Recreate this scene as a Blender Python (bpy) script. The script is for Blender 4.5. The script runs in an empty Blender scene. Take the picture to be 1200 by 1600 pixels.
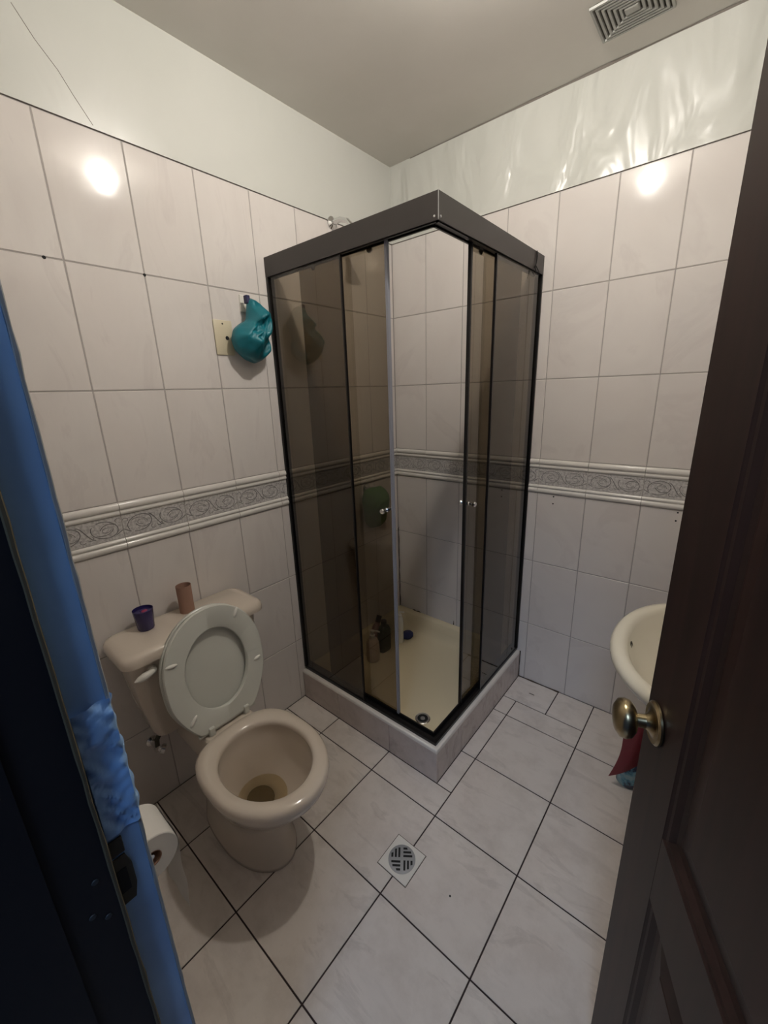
import bpy, bmesh, math, random
from mathutils import Vector, Matrix, noise
random.seed(7)
PI = math.pi
sc = bpy.context.scene

# ------------------------------------------------------------------ camera
cd = bpy.data.cameras.new('camera')
cam = bpy.data.objects.new('camera', cd)
sc.collection.objects.link(cam)
sc.camera = cam
yaw, pit, rol = math.radians(40.318), math.radians(-16.262), math.radians(-1.908)
fw = Vector((-math.sin(yaw)*math.cos(pit), math.cos(yaw)*math.cos(pit), math.sin(pit)))
rt = fw.cross(Vector((0, 0, 1))).normalized()
up = rt.cross(fw)
rt = math.cos(rol)*rt + math.sin(rol)*up
up = rt.cross(fw)
cam.matrix_world = Matrix(((rt.x, up.x, -fw.x, 1.4328), (rt.y, up.y, -fw.y, -1.8150),
                           (rt.z, up.z, -fw.z, 1.4399), (0, 0, 0, 1)))
cd.sensor_fit = 'HORIZONTAL'
cd.sensor_width = 36
cd.lens = 640.917/1200*36
cd.clip_start = 0.01

# ------------------------------------------------------------------ world, lights, exposure
w = bpy.data.worlds.new('world')
sc.world = w
w.use_nodes = True
w.node_tree.nodes['Background'].inputs[0].default_value = (0.22, 0.36, 0.75, 1)
w.node_tree.nodes['Background'].inputs[1].default_value = 0.10
def area(name, loc, target, size, power, color):
    l = bpy.data.lights.new(name, 'AREA')
    l.shape = 'SQUARE'; l.size = size; l.energy = power; l.color = color
    o = bpy.data.objects.new(name, l)
    sc.collection.objects.link(o)
    o.location = loc
    o.rotation_euler = (Vector(target)-Vector(loc)).to_track_quat('-Z', 'Y').to_euler()
# daylight of the corridor behind the camera
area('corridor_daylight', (1.75, -3.3, 3.1), (1.2, -0.9, 0.5), 0.7, 23, (0.45, 0.66, 1.0))
BULB_POWER = 1180.0
sc.view_settings.view_transform = 'Standard'
sc.view_settings.look = 'None'
sc.view_settings.gamma = 1
sc.view_settings.exposure = 0.10
sc.view_settings.use_curve_mapping = False

# ------------------------------------------------------------------ materials
def mat(name, col, rough=0.5, metal=0.0, spec=0.5, coat=0.0, emit=None, alpha=1, sheen=0, sss=0):
    m = bpy.data.materials.new(name)
    m.use_nodes = True
    b = m.node_tree.nodes['Principled BSDF']
    b.inputs['Base Color'].default_value = (*col, 1)
    b.inputs['Roughness'].default_value = rough
    b.inputs['Metallic'].default_value = metal
    b.inputs['Specular IOR Level'].default_value = spec
    b.inputs['Coat Weight'].default_value = coat
    if emit:
        b.inputs['Emission Color'].default_value = (*emit[0], 1)
        b.inputs['Emission Strength'].default_value = emit[1]
    return m
def N(m, t, **kw):
    n = m.node_tree.nodes.new(t)
    for k, v in kw.items():
        if k in n.inputs: n.inputs[k].default_value = v
        else: setattr(n, k, v)
    return n
def lk(m, a, b): m.node_tree.links.new(a, b)
def bsdf(m): return m.node_tree.nodes['Principled BSDF']
def ramp(m, fac, stops):
    r = N(m, 'ShaderNodeValToRGB')
    cr = r.color_ramp
    cr.elements[0].position, cr.elements[0].color = stops[0][0], (*stops[0][1], 1)
    cr.elements[1].position, cr.elements[1].color = stops[-1][0], (*stops[-1][1], 1)
    for p, c in stops[1:-1]:
        e = cr.elements.new(p); e.color = (*c, 1)
    lk(m, fac, r.inputs[0])
    return r
def bump(m, fac, strength, dist):
    b = N(m, 'ShaderNodeBump')
    b.inputs['Strength'].default_value = strength
    b.inputs['Distance'].default_value = dist
    lk(m, fac, b.inputs['Height'])
    lk(m, b.outputs[0], bsdf(m).inputs['Normal'])
def tile_mat(name, base, vein, rough, vscale=1.0, amount=1.0, wear=0.0):
    """ceramic with faint slanting marble veins, shifted on every tile"""
    m = mat(name, base, rough)
    geo = N(m, 'ShaderNodeNewGeometry')
    oi = N(m, 'ShaderNodeObjectInfo')
    mul = N(m, 'ShaderNodeVectorMath', operation='SCALE')
    mul.inputs['Scale'].default_value = 7.0
    comb = N(m, 'ShaderNodeCombineXYZ')
    for i in range(3): lk(m, oi.outputs['Random'], comb.inputs[i])
    lk(m, comb.outputs[0], mul.inputs[0])
    add = N(m, 'ShaderNodeVectorMath', operation='ADD')
    lk(m, geo.outputs['Position'], add.inputs[0]); lk(m, mul.outputs[0], add.inputs[1])
    mp = N(m, 'ShaderNodeMapping')
    mp.inputs['Rotation'].default_value = (0.6, 0.5, 0.7)
    mp.inputs['Scale'].default_value = (2.2*vscale, 7*vscale, 2.2*vscale)
    lk(m, add.outputs[0], mp.inputs[0])
    nz = N(m, 'ShaderNodeTexNoise', Scale=1.3, Detail=5.0, Roughness=0.6, Distortion=0.9)
    lk(m, mp.outputs[0], nz.inputs['Vector'])
    c = lambda k: tuple(base[i]*(1-k*amount)+vein[i]*k*amount for i in range(3))
    r = ramp(m, nz.outputs['Fac'], [(0.30, c(0.45)), (0.42, base), (0.56, tuple(min(1, x*1.02) for x in base)),
                                    (0.62, c(0.55)), (0.66, c(0.15)), (0.78, c(0.5))])
    n2 = N(m, 'ShaderNodeTexNoise', Scale=4.0, Detail=2.0)
    lk(m, add.outputs[0], n2.inputs['Vector'])
    r2 = ramp(m, n2.outputs['Fac'], [(0.3, (0.97, 0.955, 0.95)), (0.7, (1, 1, 1))])
    mx = N(m, 'ShaderNodeMix', data_type='RGBA', blend_type='MULTIPLY')
    mx.inputs[0].default_value = 1
    lk(m, r.outputs[0], mx.inputs[6]); lk(m, r2.outputs[0], mx.inputs[7])
    out = mx.outputs[2]
    if wear:
        n3 = N(m, 'ShaderNodeTexNoise', Scale=9.0, Detail=6.0, Roughness=0.7)
        lk(m, geo.outputs['Position'], n3.inputs['Vector'])
        r3 = ramp(m, n3.outputs['Fac'], [(0.35, (1-wear, 1-wear*1.1, 1-wear*1.2)), (0.55, (1, 1, 1))])
        m2 = N(m, 'ShaderNodeMix', data_type='RGBA', blend_type='MULTIPLY')
        m2.inputs[0].default_value = 1
        lk(m, out, m2.inputs[6]); lk(m, r3.outputs[0], m2.inputs[7])
        out = m2.outputs[2]
    lk(m, out, bsdf(m).inputs['Base Color'])
    n4 = N(m, 'ShaderNodeTexNoise', Scale=14.0, Detail=1.0)
    lk(m, add.outputs[0], n4.inputs['Vector'])
    bump(m, n4.outputs['Fac'], 0.25, 0.0016)
    return m

M = {}
M['wall_tile'] = tile_mat('wall_tile', (0.72, 0.68, 0.65), (0.55, 0.49, 0.48), 0.09, 1.0, 0.27)
M['floor_tile'] = tile_mat('floor_tile', (0.70, 0.645, 0.595), (0.42, 0.37, 0.34), 0.24, 1.2, 0.45, 0.10)
M['curb_tile'] = tile_mat('curb_tile', (0.58, 0.51, 0.47), (0.34, 0.28, 0.26), 0.2, 2.0, 0.8, 0.12)
M['molding'] = mat('molding', (0.74, 0.71, 0.67), 0.14)
M['grout'] = mat('grout', (0.40, 0.37, 0.35), 0.9)
M['floor_grout'] = mat('floor_grout', (0.035, 0.022, 0.02), 0.9)
M['scroll_line'] = mat('scroll_line', (0.17, 0.16, 0.155), 0.4)
M['scroll_pale'] = mat('scroll_pale', (0.58, 0.56, 0.54), 0.3)
m = mat('border_ground', (0.5, 0.48, 0.46), 0.3)
g = N(m, 'ShaderNodeNewGeometry'); n = N(m, 'ShaderNodeTexNoise', Scale=130.0, Detail=3.0)
lk(m, g.outputs['Position'], n.inputs['Vector'])
r = ramp(m, n.outputs['Fac'], [(0.38, (0.42, 0.40, 0.39)), (0.6, (0.62, 0.60, 0.58))])
lk(m, r.outputs[0], bsdf(m).inputs['Base Color']); bump(m, n.outputs['Fac'], 0.4, 0.001)
M['border_ground'] = m
def paint(name, bstr, bdist, rough):
  m = mat(name, (0.70, 0.71, 0.665), rough)
  g = N(m, 'ShaderNodeNewGeometry')
  mp = N(m, 'ShaderNodeMapping'); mp.inputs['Scale'].default_value = (1.6, 1.6, 0.8)
  lk(m, g.outputs['Position'], mp.inputs[0])
  n = N(m, 'ShaderNodeTexNoise', Scale=3.6, Detail=3.0, Roughness=0.45, Distortion=0.5)
  lk(m, mp.outputs[0], n.inputs['Vector'])
  bump(m, n.outputs['Fac'], bstr, bdist)
  n2 = N(m, 'ShaderNodeTexNoise', Scale=2.0, Detail=4.0)
  lk(m, g.outputs['Position'], n2.inputs['Vector'])
  r = ramp(m, n2.outputs['Fac'], [(0.3, (0.60, 0.605, 0.56)), (0.7, (0.65, 0.65, 0.61))])
  lk(m, r.outputs[0], bsdf(m).inputs['Base Color'])
  M[name] = m
paint('gloss_paint', 0.8, 0.055, 0.30)
paint('smooth_paint', 0.35, 0.012, 0.30)
m = mat('ceiling_paint', (0.60, 0.575, 0.53), 0.75)
g = N(m, 'ShaderNodeNewGeometry'); n = N(m, 'ShaderNodeTexNoise', Scale=2.5, Detail=5.0)
lk(m, g.outputs['Position'], n.inputs['Vector'])
r = ramp(m, n.outputs['Fac'], [(0.3, (0.70, 0.675, 0.62)), (0.7, (0.78, 0.75, 0.70))])
lk(m, r.outputs[0], bsdf(m).inputs['Base Color'])
M['ceiling_paint'] = m
M['mildew'] = mat('mildew', (0.07, 0.05, 0.035), 0.9)
M['stain'] = mat('stain', (0.30, 0.27, 0.24), 0.9)
M['bronze_metal'] = mat('bronze_metal', (0.052, 0.046, 0.043), 0.42, 0.35)
M['black_metal'] = mat('black_metal', (0.010, 0.009, 0.009), 0.3, 0.3)
M['chrome'] = mat('chrome', (0.75, 0.75, 0.75), 0.12, 1.0)
M['steel'] = mat('steel', (0.42, 0.42, 0.42), 0.35, 0.8)
M['seal'] = mat('seal', (0.25, 0.26, 0.30), 0.35)
M['porcelain'] = mat('porcelain', (0.66, 0.58, 0.49), 0.12, coat=0.3)
M['trap_shade'] = mat('trap_shade', (0.10, 0.075, 0.04), 0.2)
M['seat_plastic'] = mat('seat_plastic', (0.60, 0.605, 0.55), 0.28)
M['sink_porcelain'] = mat('sink_porcelain', (0.72, 0.67, 0.54), 0.15, coat=0.3)
M['tray'] = mat('tray', (0.72, 0.62, 0.42), 0.3)
M['dark_hole'] = mat('dark_hole', (0.008, 0.008, 0.008), 0.8)
M['cream_plastic'] = mat('cream_plastic', (0.62, 0.55, 0.40), 0.35)
M['cardboard'] = mat('cardboard', (0.34, 0.20, 0.145), 0.85)
M['paper'] = mat('paper', (0.75, 0.73, 0.69), 0.9)
M['purple_glass'] = mat('purple_glass', (0.025, 0.018, 0.10), 0.25)
M['red_wax'] = mat('red_wax', (0.30, 0.03, 0.08), 0.5)
m = mat('teal_nylon', (0.0, 0.14, 0.18), 0.45); M['teal_nylon'] = m
M['navy_tag'] = mat('navy_tag', (0.02, 0.02, 0.07), 0.6)
M['green_cloth'] = mat('green_cloth', (0.05, 0.17, 0.03), 0.8)
M['pump_plastic'] = mat('pump_plastic', (0.62, 0.48, 0.38), 0.35)
M['white_plastic'] = mat('white_plastic', (0.78, 0.76, 0.70), 0.3)
M['dark_green'] = mat('dark_green', (0.012, 0.03, 0.015), 0.3)
M['mauve_plastic'] = mat('mauve_plastic', (0.25, 0.13, 0.12), 0.4)
M['blue_sponge'] = mat('blue_sponge', (0.03, 0.035, 0.12), 0.8)
M['brass'] = mat('brass', (0.36, 0.29, 0.17), 0.28, 1.0)
M['dark_red'] = mat('dark_red', (0.16, 0.008, 0.02), 0.35)
m = mat('blue_film', (0.12, 0.30, 0.42), 0.2)
g = N(m, 'ShaderNodeNewGeometry'); n = N(m, 'ShaderNodeTexNoise', Scale=30.0, Detail=3.0)
lk(m, g.outputs['Position'], n.inputs['Vector'])
r = ramp(m, n.outputs['Fac'], [(0.42, (0.02, 0.04, 0.09)), (0.5, (0.12, 0.34, 0.46)), (0.62, (0.30, 0.50, 0.55))])
lk(m, r.outputs[0], bsdf(m).inputs['Base Color']); M['blue_film'] = m
m = mat('dark_wood', (0.022, 0.010, 0.008), 0.48, spec=0.35)
g = N(m, 'ShaderNodeTexCoord')
mp = N(m, 'ShaderNodeMapping'); mp.inputs['Scale'].default_value = (14, 14, 1.0)
lk(m, g.outputs['Object'], mp.inputs[0])
n = N(m, 'ShaderNodeTexNoise', Scale=2.0, Detail=5.0, Distortion=0.5)
lk(m, mp.outputs[0], n.inputs['Vector'])
r = ramp(m, n.outputs['Fac'], [(0.3, (0.014, 0.006, 0.005)), (0.7, (0.034, 0.015, 0.012))])
lk(m, r.outputs[0], bsdf(m).inputs['Base Color']); M['dark_wood'] = m
M['bare_wood'] = mat('bare_wood', (0.10, 0.08, 0.045), 0.8)
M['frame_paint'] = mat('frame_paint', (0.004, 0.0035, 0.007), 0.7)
m = mat('daylit_blue', (0.3, 0.5, 0.85), 0.45)  # blue frame tone, with part of the corridor daylight put into the colour
g = N(m, 'ShaderNodeNewGeometry'); n = N(m, 'ShaderNodeTexNoise', Scale=6.0, Detail=4.0)
lk(m, g.outputs['Position'], n.inputs['Vector'])
r = ramp(m, n.outputs['Fac'], [(0.35, (0.26, 0.45, 0.76)), (0.6, (0.32, 0.56, 0.92))])
lk(m, r.outputs[0], bsdf(m).inputs['Base Color']); M['daylit_blue'] = m
M['vent_plastic'] = mat('vent_plastic', (0.42, 0.42, 0.39), 0.5)
M['dull_screw'] = mat('dull_screw', (0.03, 0.035, 0.04), 0.6)
M['rust_and_shade'] = mat('rust_and_shade', (0.05, 0.045, 0.03), 0.7)
M['bulb_glow'] = mat('bulb_glow', (1, 1, 1), 0.5, emit=((1.0, 0.94, 0.86), BULB_POWER))
def glass_mat(name, tint, refl):
    """thin tinted pane: light is filtered straight through, the surface mirrors by Fresnel"""
    m = bpy.data.materials.new(name); m.use_nodes = True
    nt = m.node_tree; nt.nodes.clear()
    out = nt.nodes.new('ShaderNodeOutputMaterial'); mix = nt.nodes.new('ShaderNodeMixShader')
    tr = nt.nodes.new('ShaderNodeBsdfTransparent'); gl = nt.nodes.new('ShaderNodeBsdfGlossy')
    fr = nt.nodes.new('ShaderNodeFresnel')
    tr.inputs[0].default_value = (*tint, 1)
    gl.inputs[0].default_value = (refl, refl, refl, 1); gl.inputs['Roughness'].default_value = 0.02
    # the same outside index on both faces, so the back face never turns into a total mirror
    ge = nt.nodes.new('ShaderNodeNewGeometry'); mr = nt.nodes.new('ShaderNodeMapRange')
    mr.inputs['To Min'].default_value = 1.5; mr.inputs['To Max'].default_value = 1/1.5
    nt.links.new(ge.outputs['Backfacing'], mr.inputs['Value']); nt.links.new(mr.outputs[0], fr.inputs[0])
    nt.links.new(fr.outputs[0], mix.inputs[0]); nt.links.new(tr.outputs[0], mix.inputs[1])
    nt.links.new(gl.outputs[0], mix.inputs[2]); nt.links.new(mix.outputs[0], out.inputs[0])
    return m
# a pane is a solid slab: light crosses two faces, so this is the square root of its tint
M['smoked_glass'] = glass_mat('smoked_glass', (0.55, 0.51, 0.445), 1.0)
M['water'] = glass_mat('water', (0.86, 0.80, 0.66), 1.0)

# ------------------------------------------------------------------ mesh helpers
def bm_new(): return bmesh.new()
def box(bm, lo, hi, bev=0.0, seg=1):
    lo, hi = Vector(lo), Vector(hi)
    r = bmesh.ops.create_cube(bm, size=1)
    vs = r['verts']
    for v in vs:
        v.co = Vector(((lo.x+hi.x)/2+v.co.x*(hi.x-lo.x), (lo.y+hi.y)/2+v.co.y*(hi.y-lo.y), (lo.z+hi.z)/2+v.co.z*(hi.z-lo.z)))
    if bev:
        es = list({e for v in vs for e in v.link_edges})
        bmesh.ops.bevel(bm, geom=es, offset=bev, segments=seg, affect='EDGES', profile=0.5)
    return bm
def loft(bm, rings, cap0=True, cap1=True, closed=True):
    """rings: lists of points, all of one length"""
    R = [[bm.verts.new(p) for p in ring] for ring in rings]
    n = len(R[0])
    for a, b in zip(R, R[1:]):
        for i in range(n if closed else n-1):
            j = (i+1) % n
            try: bm.faces.new((a[i], a[j], b[j], b[i]))
            except ValueError: pass
    if cap0: bm.faces.new(list(reversed(R[0])))
    if cap1: bm.faces.new(R[-1])
    return R
def lathe(bm, prof, c=(0, 0, 0), axis=(0, 0, 1), n=28, cap0=True, cap1=True):
    """prof: (radius, height along axis)"""
    q = Vector((0, 0, 1)).rotation_difference(Vector(axis).normalized())
    c = Vector(c)
    rings = [[c+q @ Vector((r*math.cos(2*PI*i/n), r*math.sin(2*PI*i/n), h)) for i in range(n)] for r, h in prof]
    loft(bm, rings, cap0, cap1)
    return bm
def tube(bm, pts, r, n=8, closed=False):
    pts = [Vector(p) for p in pts]
    k = len(pts)
    rings = []
    nrm = None
    for i, p in enumerate(pts):
        a = pts[i-1] if (i or closed) else pts[i]
        b = pts[(i+1) % k] if (i < k-1 or closed) else pts[i]
        t = (b-a).normalized()
        if nrm is None:
            h = Vector((0, 0, 1)) if abs(t.z) < 0.9 else Vector((1, 0, 0))
            nrm = t.cross(h).normalized()
        nrm = (nrm-t*nrm.dot(t)).normalized()
        bn = t.cross(nrm)
        rr = r[i] if isinstance(r, (list, tuple)) else r
        rings.append([p+rr*(math.cos(2*PI*j/n)*nrm+math.sin(2*PI*j/n)*bn) for j in range(n)])
    if closed: rings.append(rings[0])
    loft(bm, rings, not closed, not closed)
    return bm
def prism(bm, poly, f, d0, d1):
    """poly of (a,b); f(a,b,d) -> point"""
    loft(bm, [[f(a, b, d0) for a, b in poly], [f(a, b, d1) for a, b in poly]])
    return bm
def obj(name, bm, m, parent=None, smooth=False, local=False, label=None, loc=None):
    bmesh.ops.remove_doubles(bm, verts=bm.verts, dist=1e-6)
    bmesh.ops.recalc_face_normals(bm, faces=bm.faces)
    if parent is not None and not local:
        off = Vector(parent['base'])
        bmesh.ops.translate(bm, verts=bm.verts, vec=-off)
    if loc is not None:
        bmesh.ops.translate(bm, verts=bm.verts, vec=-Vector(loc))
    me = bpy.data.meshes.new(name)
    bm.to_mesh(me); bm.free()
    me.materials.append(M[m] if isinstance(m, str) else m)
    if smooth:
        for p in me.polygons: p.use_smooth = True
        if smooth != 'full': me.set_sharp_from_angle(angle=math.radians(smooth if smooth is not True else 35))
    o = bpy.data.objects.new(name, me)
    sc.collection.objects.link(o)
    if loc is not None: o.location = loc
    if parent is not None: o.parent = parent
    base = Vector(parent['base']) if parent is not None else Vector((0, 0, 0))
    o['base'] = tuple(base if loc is None else base+Vector(loc))
    if label: o['label'] = label
    return o
def thing(name, loc, label, cat, rz=0, group=None):
    o = bpy.data.objects.new(name, None)
    sc.collection.objects.link(o)
    o.location = loc; o.rotation_euler.z = rz
    o.empty_display_size = 0.05
    o['base'] = tuple(loc); o['label'] = label; o['category'] = cat
    if group: o['group'] = group
    return o
def tag(o, label, cat, group=None):
    o['label'] = label; o['category'] = cat
    if group: o['group'] = group
    return o
def struct(o, label, cat):
    o['kind'] = 'structure'; o['label'] = label; o['category'] = cat
    return o
def rrect(x0, x1, y0, y1, r, z, n=5):
    pts = []
    for cx, cy, a in ((x1-r, y1-r, 0), (x0+r, y1-r, 90), (x0+r, y0+r, 180), (x1-r, y0+r, 270)):
        for i in range(n+1):
            t = math.radians(a+90*i/n)
            pts.append((cx+r*math.cos(t), cy+r*math.sin(t), z))
    return pts

# ------------------------------------------------------------------ room shell
TW, TH = 0.2007, 0.3330
ZB, ZT, Z0, ZC = 0.985, 1.137, 2.136, 2.455
RX, FY = 1.70, -1.735
JX0, JX1 = 0.98, 1.652                # doorway
GAP = 0.0034
wb = bm_new(); box(wb, (-0.12, -1.855, -0.05), (-0.0016, 0.0, Z0)); box(wb, (-0.12, -1.855, Z0+0.002), (0.001, 0.0, ZC))
wall_left = struct(obj('wall_left', wb, 'grout'), 'white tiled wall behind the toilet', 'wall')
wb = bm_new(); box(wb, (-0.12, 0.0016, -0.05), (RX+0.12, 0.12, Z0)); box(wb, (-0.12, -0.001, Z0+0.002), (RX+0.12, 0.12, ZC))
wall_back = struct(obj('wall_back', wb, 'grout'), 'white tiled wall behind the shower and the basin', 'wall')
wb = bm_new(); box(wb, (RX+0.0016, -1.855, -0.05), (RX+0.12, 0.0, Z0)); box(wb, (RX-0.001, -1.855, Z0+0.002), (RX+0.12, 0.0, ZC))
wall_right = struct(obj('wall_right', wb, 'grout'), 'tiled wall carrying the basin, hidden by the door', 'wall')
wb = bm_new(); box(wb, (-0.0016, FY-0.12, -0.05), (JX0-0.012, FY-0.0016, ZC)); box(wb, (JX1+0.012, FY-0.12, -0.05), (RX, FY-0.0016, ZC))
box(wb, (JX0-0.012, FY-0.12, 2.07), (JX1+0.012, FY-0.0016, ZC))
wall_front = struct(obj('wall_front', wb, 'grout'), 'wall with the doorway the picture is taken from', 'wall')
# painted upper strips (a part of each wall)
def strip(name, parent, lo, hi, m='gloss_paint'):
    b = bm_new(); box(b, lo, hi); obj(name, b, m, parent)
strip('painted_plaster', wall_left, (-0.01, FY-0.12, Z0+0.0022), (0.0016, 0.0, ZC), 'smooth_paint')
strip('painted_plaster', wall_back, (0.0, -0.0016, Z0+0.0022), (RX, 0.01, ZC))
strip('painted_plaster', wall_right, (RX-0.0016, FY, Z0+0.0022), (RX+0.01, 0, ZC))
strip('painted_plaster', wall_front, (0.0, FY-0.01, Z0+0.0022), (RX, FY+0.0016, ZC))

mesh_cache = {}
def slab_mesh(wd, hg, mname, th=0.005, ch=0.0012):
    key = (round(wd, 4), round(hg, 4), mname)
    if key not in mesh_cache:
        b = bm_new()
        loft(b, [[(0, 0, -th), (wd, 0, -th), (wd, hg, -th), (0, hg, -th)],
                 [(0, 0, -ch), (wd, 0, -ch), (wd, hg, -ch), (0, hg, -ch)],
                 [(ch, ch, 0), (wd-ch, ch, 0), (wd-ch, hg-ch, 0), (ch, hg-ch, 0)]])
        bmesh.ops.recalc_face_normals(b, faces=b.faces)
        me = bpy.data.meshes.new('slab'); b.to_mesh(me); b.free(); me.materials.append(M[mname])
        mesh_cache[key] = me
    return mesh_cache[key]
# wall frames: (origin, along, up, out)
WF = {'left': (wall_left, Vector((0, 0, 0)), Vector((0, -1, 0)), Vector((1, 0, 0))),
      'back': (wall_back, Vector((0, 0, 0)), Vector((1, 0, 0)), Vector((0, -1, 0))),
      'right': (wall_right, Vector((RX, 0, 0)), Vector((0, -1, 0)), Vector((-1, 0, 0))),
      'front': (wall_front, Vector((0, FY, 0)), Vector((1, 0, 0)), Vector((0, 1, 0)))}
def wall_mat(key, s, z, d=0):
    par, o, al, out = WF[key]
    upv = Vector((0, 0, 1))
    # keep right handed: use al x up = +/- out
    p = o+al*s+upv*z+out*d
    if al.cross(upv).dot(out) > 0: ax = al; 
    else: ax = -al
    return Matrix(((ax.x, upv.x, out.x, p.x), (ax.y, upv.y, out.y, p.y), (ax.z, upv.z, out.z, p.z), (0, 0, 0, 1))), ax == al
def put(name, me, key, s0, s1, z, d=0):
    par = WF[key][0]
    mt, same = wall_mat(key, s0 if True else s1, z, d)
    if not same: mt, _ = wall_mat(key, s1, z, d)
    o = bpy.data.objects.new(name, me)
    sc.collection.objects.link(o)
    o.parent = par
    o.matrix_local = mt
    o['base'] = (0, 0, 0)
    return o
# molding profile extruded along a tile
def molding_mesh(wd, hg, prof_up):
    key = ('mold', round(wd, 4), hg)
    if key in mesh_cache: return mesh_cache[key]
    P = [(0, -0.004), (0, 0.002), (0.12, 0.0065), (0.32, 0.0085), (0.50, 0.0065), (0.58, 0.002), (0.62, 0.002), (0.70, 0.0055), (0.82, 0.006), (0.92, 0.004), (1.0, 0.001), (1.0, -0.004)]
    P = [(1-a, d) for a, d in P] if prof_up else P
    b = bm_new()
    loft(b, [[(x, a*hg, d) for a, d in P] for x in (0.0, wd)])
    bmesh.ops.recalc_face_normals(b, faces=b.faces)
    me = bpy.data.meshes.new('molding'); b.to_mesh(me); b.free(); me.materials.append(M['molding'])
    for p in me.polygons: p.use_smooth = True
    me.set_sharp_from_angle(angle=math.radians(50))
    mesh_cache[key] = me
    return me
def arc(cx, cy, rx, ry, a0, a1, n=16, rot=0):
    pts = []
    for i in range(n+1):
        a = math.radians(a0+(a1-a0)*i/n)
        x, y = rx*math.cos(a), ry*math.sin(a)
        c, s = math.cos(math.radians(rot)), math.sin(math.radians(rot))
        pts.append((cx+x*c-y*s, cy+x*s+y*c))
    return pts
def scroll_mesh(wd, dark=True):
    key = ('scroll', dark, round(wd, 3))
    if key in mesh_cache: return mesh_cache[key]
    H = 0.075
    L = []
    if dark:
        for k, cx in enumerate((0.050, 0.150)):
            s = 1 if k == 0 else -1
            cy = H/2
            L.append(([(x, cy+s*(y-cy)) for x, y in arc(cx, cy, 0.037, 0.026, 200, -130, 22, 12)], 0.0011))
            L.append(([(x, cy+s*(y-cy)) for x, y in arc(cx-0.002, cy-0.002, 0.027, 0.019, 150, 20, 12, -10)], 0.0008))
            L.append(([(x, cy+s*(y-cy)) for x, y in arc(cx+0.012, cy+0.020, 0.030, 0.036, 215, 300, 8)], 0.0010))
            L.append(([(x, cy+s*(y-cy)) for x, y in arc(cx+0.005, cy+0.002, 0.012, 0.008, 0, 300, 8)], 0.0007))
            L.append(([(x, cy+s*(y-cy)) for x, y in arc(cx-0.040, cy+0.018, 0.008, 0.006, -60, 180, 6)], 0.0008))
            L.append(([(x, cy+s*(y-cy)) for x, y in arc(cx+0.040, cy-0.022, 0.008, 0.006, 120, 330, 6)], 0.0008))
        L.append(([(0.078+0.044*t, H/2+0.024*math.cos(PI*t)) for t in [i/10 for i in range(11)]], 0.0011))
        L.append(([(0.178+0.020*t, H/2-0.024+0.012*t) for t in (0, 0.5, 1)], 0.0011))
        L.append(([(0.003+0.018*t, H/2-0.012-0.010*t) for t in (0, 0.5, 1)], 0.0011))
    else:
        for cx in (0.050, 0.150):
            L.append((arc(cx, H/2, 0.032, 0.022, 190, -100, 14, 12), 0.0022))
    b = bm_new()
    for pts, r in L:
        pts = [p for p in pts if 0.001 < p[0] < wd-0.001]
        if len(pts) > 1: tube(b, [(x, y, 0.0004) for x, y in pts], r, 4)
    me = bpy.data.meshes.new('scroll'); b.to_mesh(me); b.free(); me.materials.append(M['scroll_line' if dark else 'scroll_pale'])
    mesh_cache[key] = me
    return me
Z_ROWS = [(0.0, 0.319), (0.319, 0.652), (0.652, ZB), (ZT, ZT+TH), (ZT+TH, ZT+2*TH), (ZT+2*TH, Z0)]
def tile_wall(key, s_end):
    s = 0.0
    while s < s_end-0.012:
        e = min(s+TW, s_end)
        wd = e-s-GAP
        for z0, z1 in Z_ROWS:
            put('tile', slab_mesh(wd, z1-z0-GAP, 'wall_tile'), key, s+GAP/2, e-GAP/2, z0+GAP/2)
        g2 = 0.0016
        wd = e-s-g2
        put('molding', molding_mesh(wd, 0.036, False), key, s+g2/2, e-g2/2, ZB+0.001)
        bt = put('border_tile', slab_mesh(wd, 0.073, 'border_ground'), key, s+g2/2, e-g2/2, ZB+0.038)
        put('molding', molding_mesh(wd, 0.040, True), key, s+g2/2, e-g2/2, ZT-0.041)
        if wd > 0.1:
            for dk in (True,):
                so = bpy.data.objects.new('scroll', scroll_mesh(wd, dk)); sc.collection.objects.link(so)
                so.parent = bt
        s = e
tile_wall('left', -FY)
tile_wall('back', RX)
tile_wall('right', -FY)
tile_wall('front', JX0-0.012)

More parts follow.
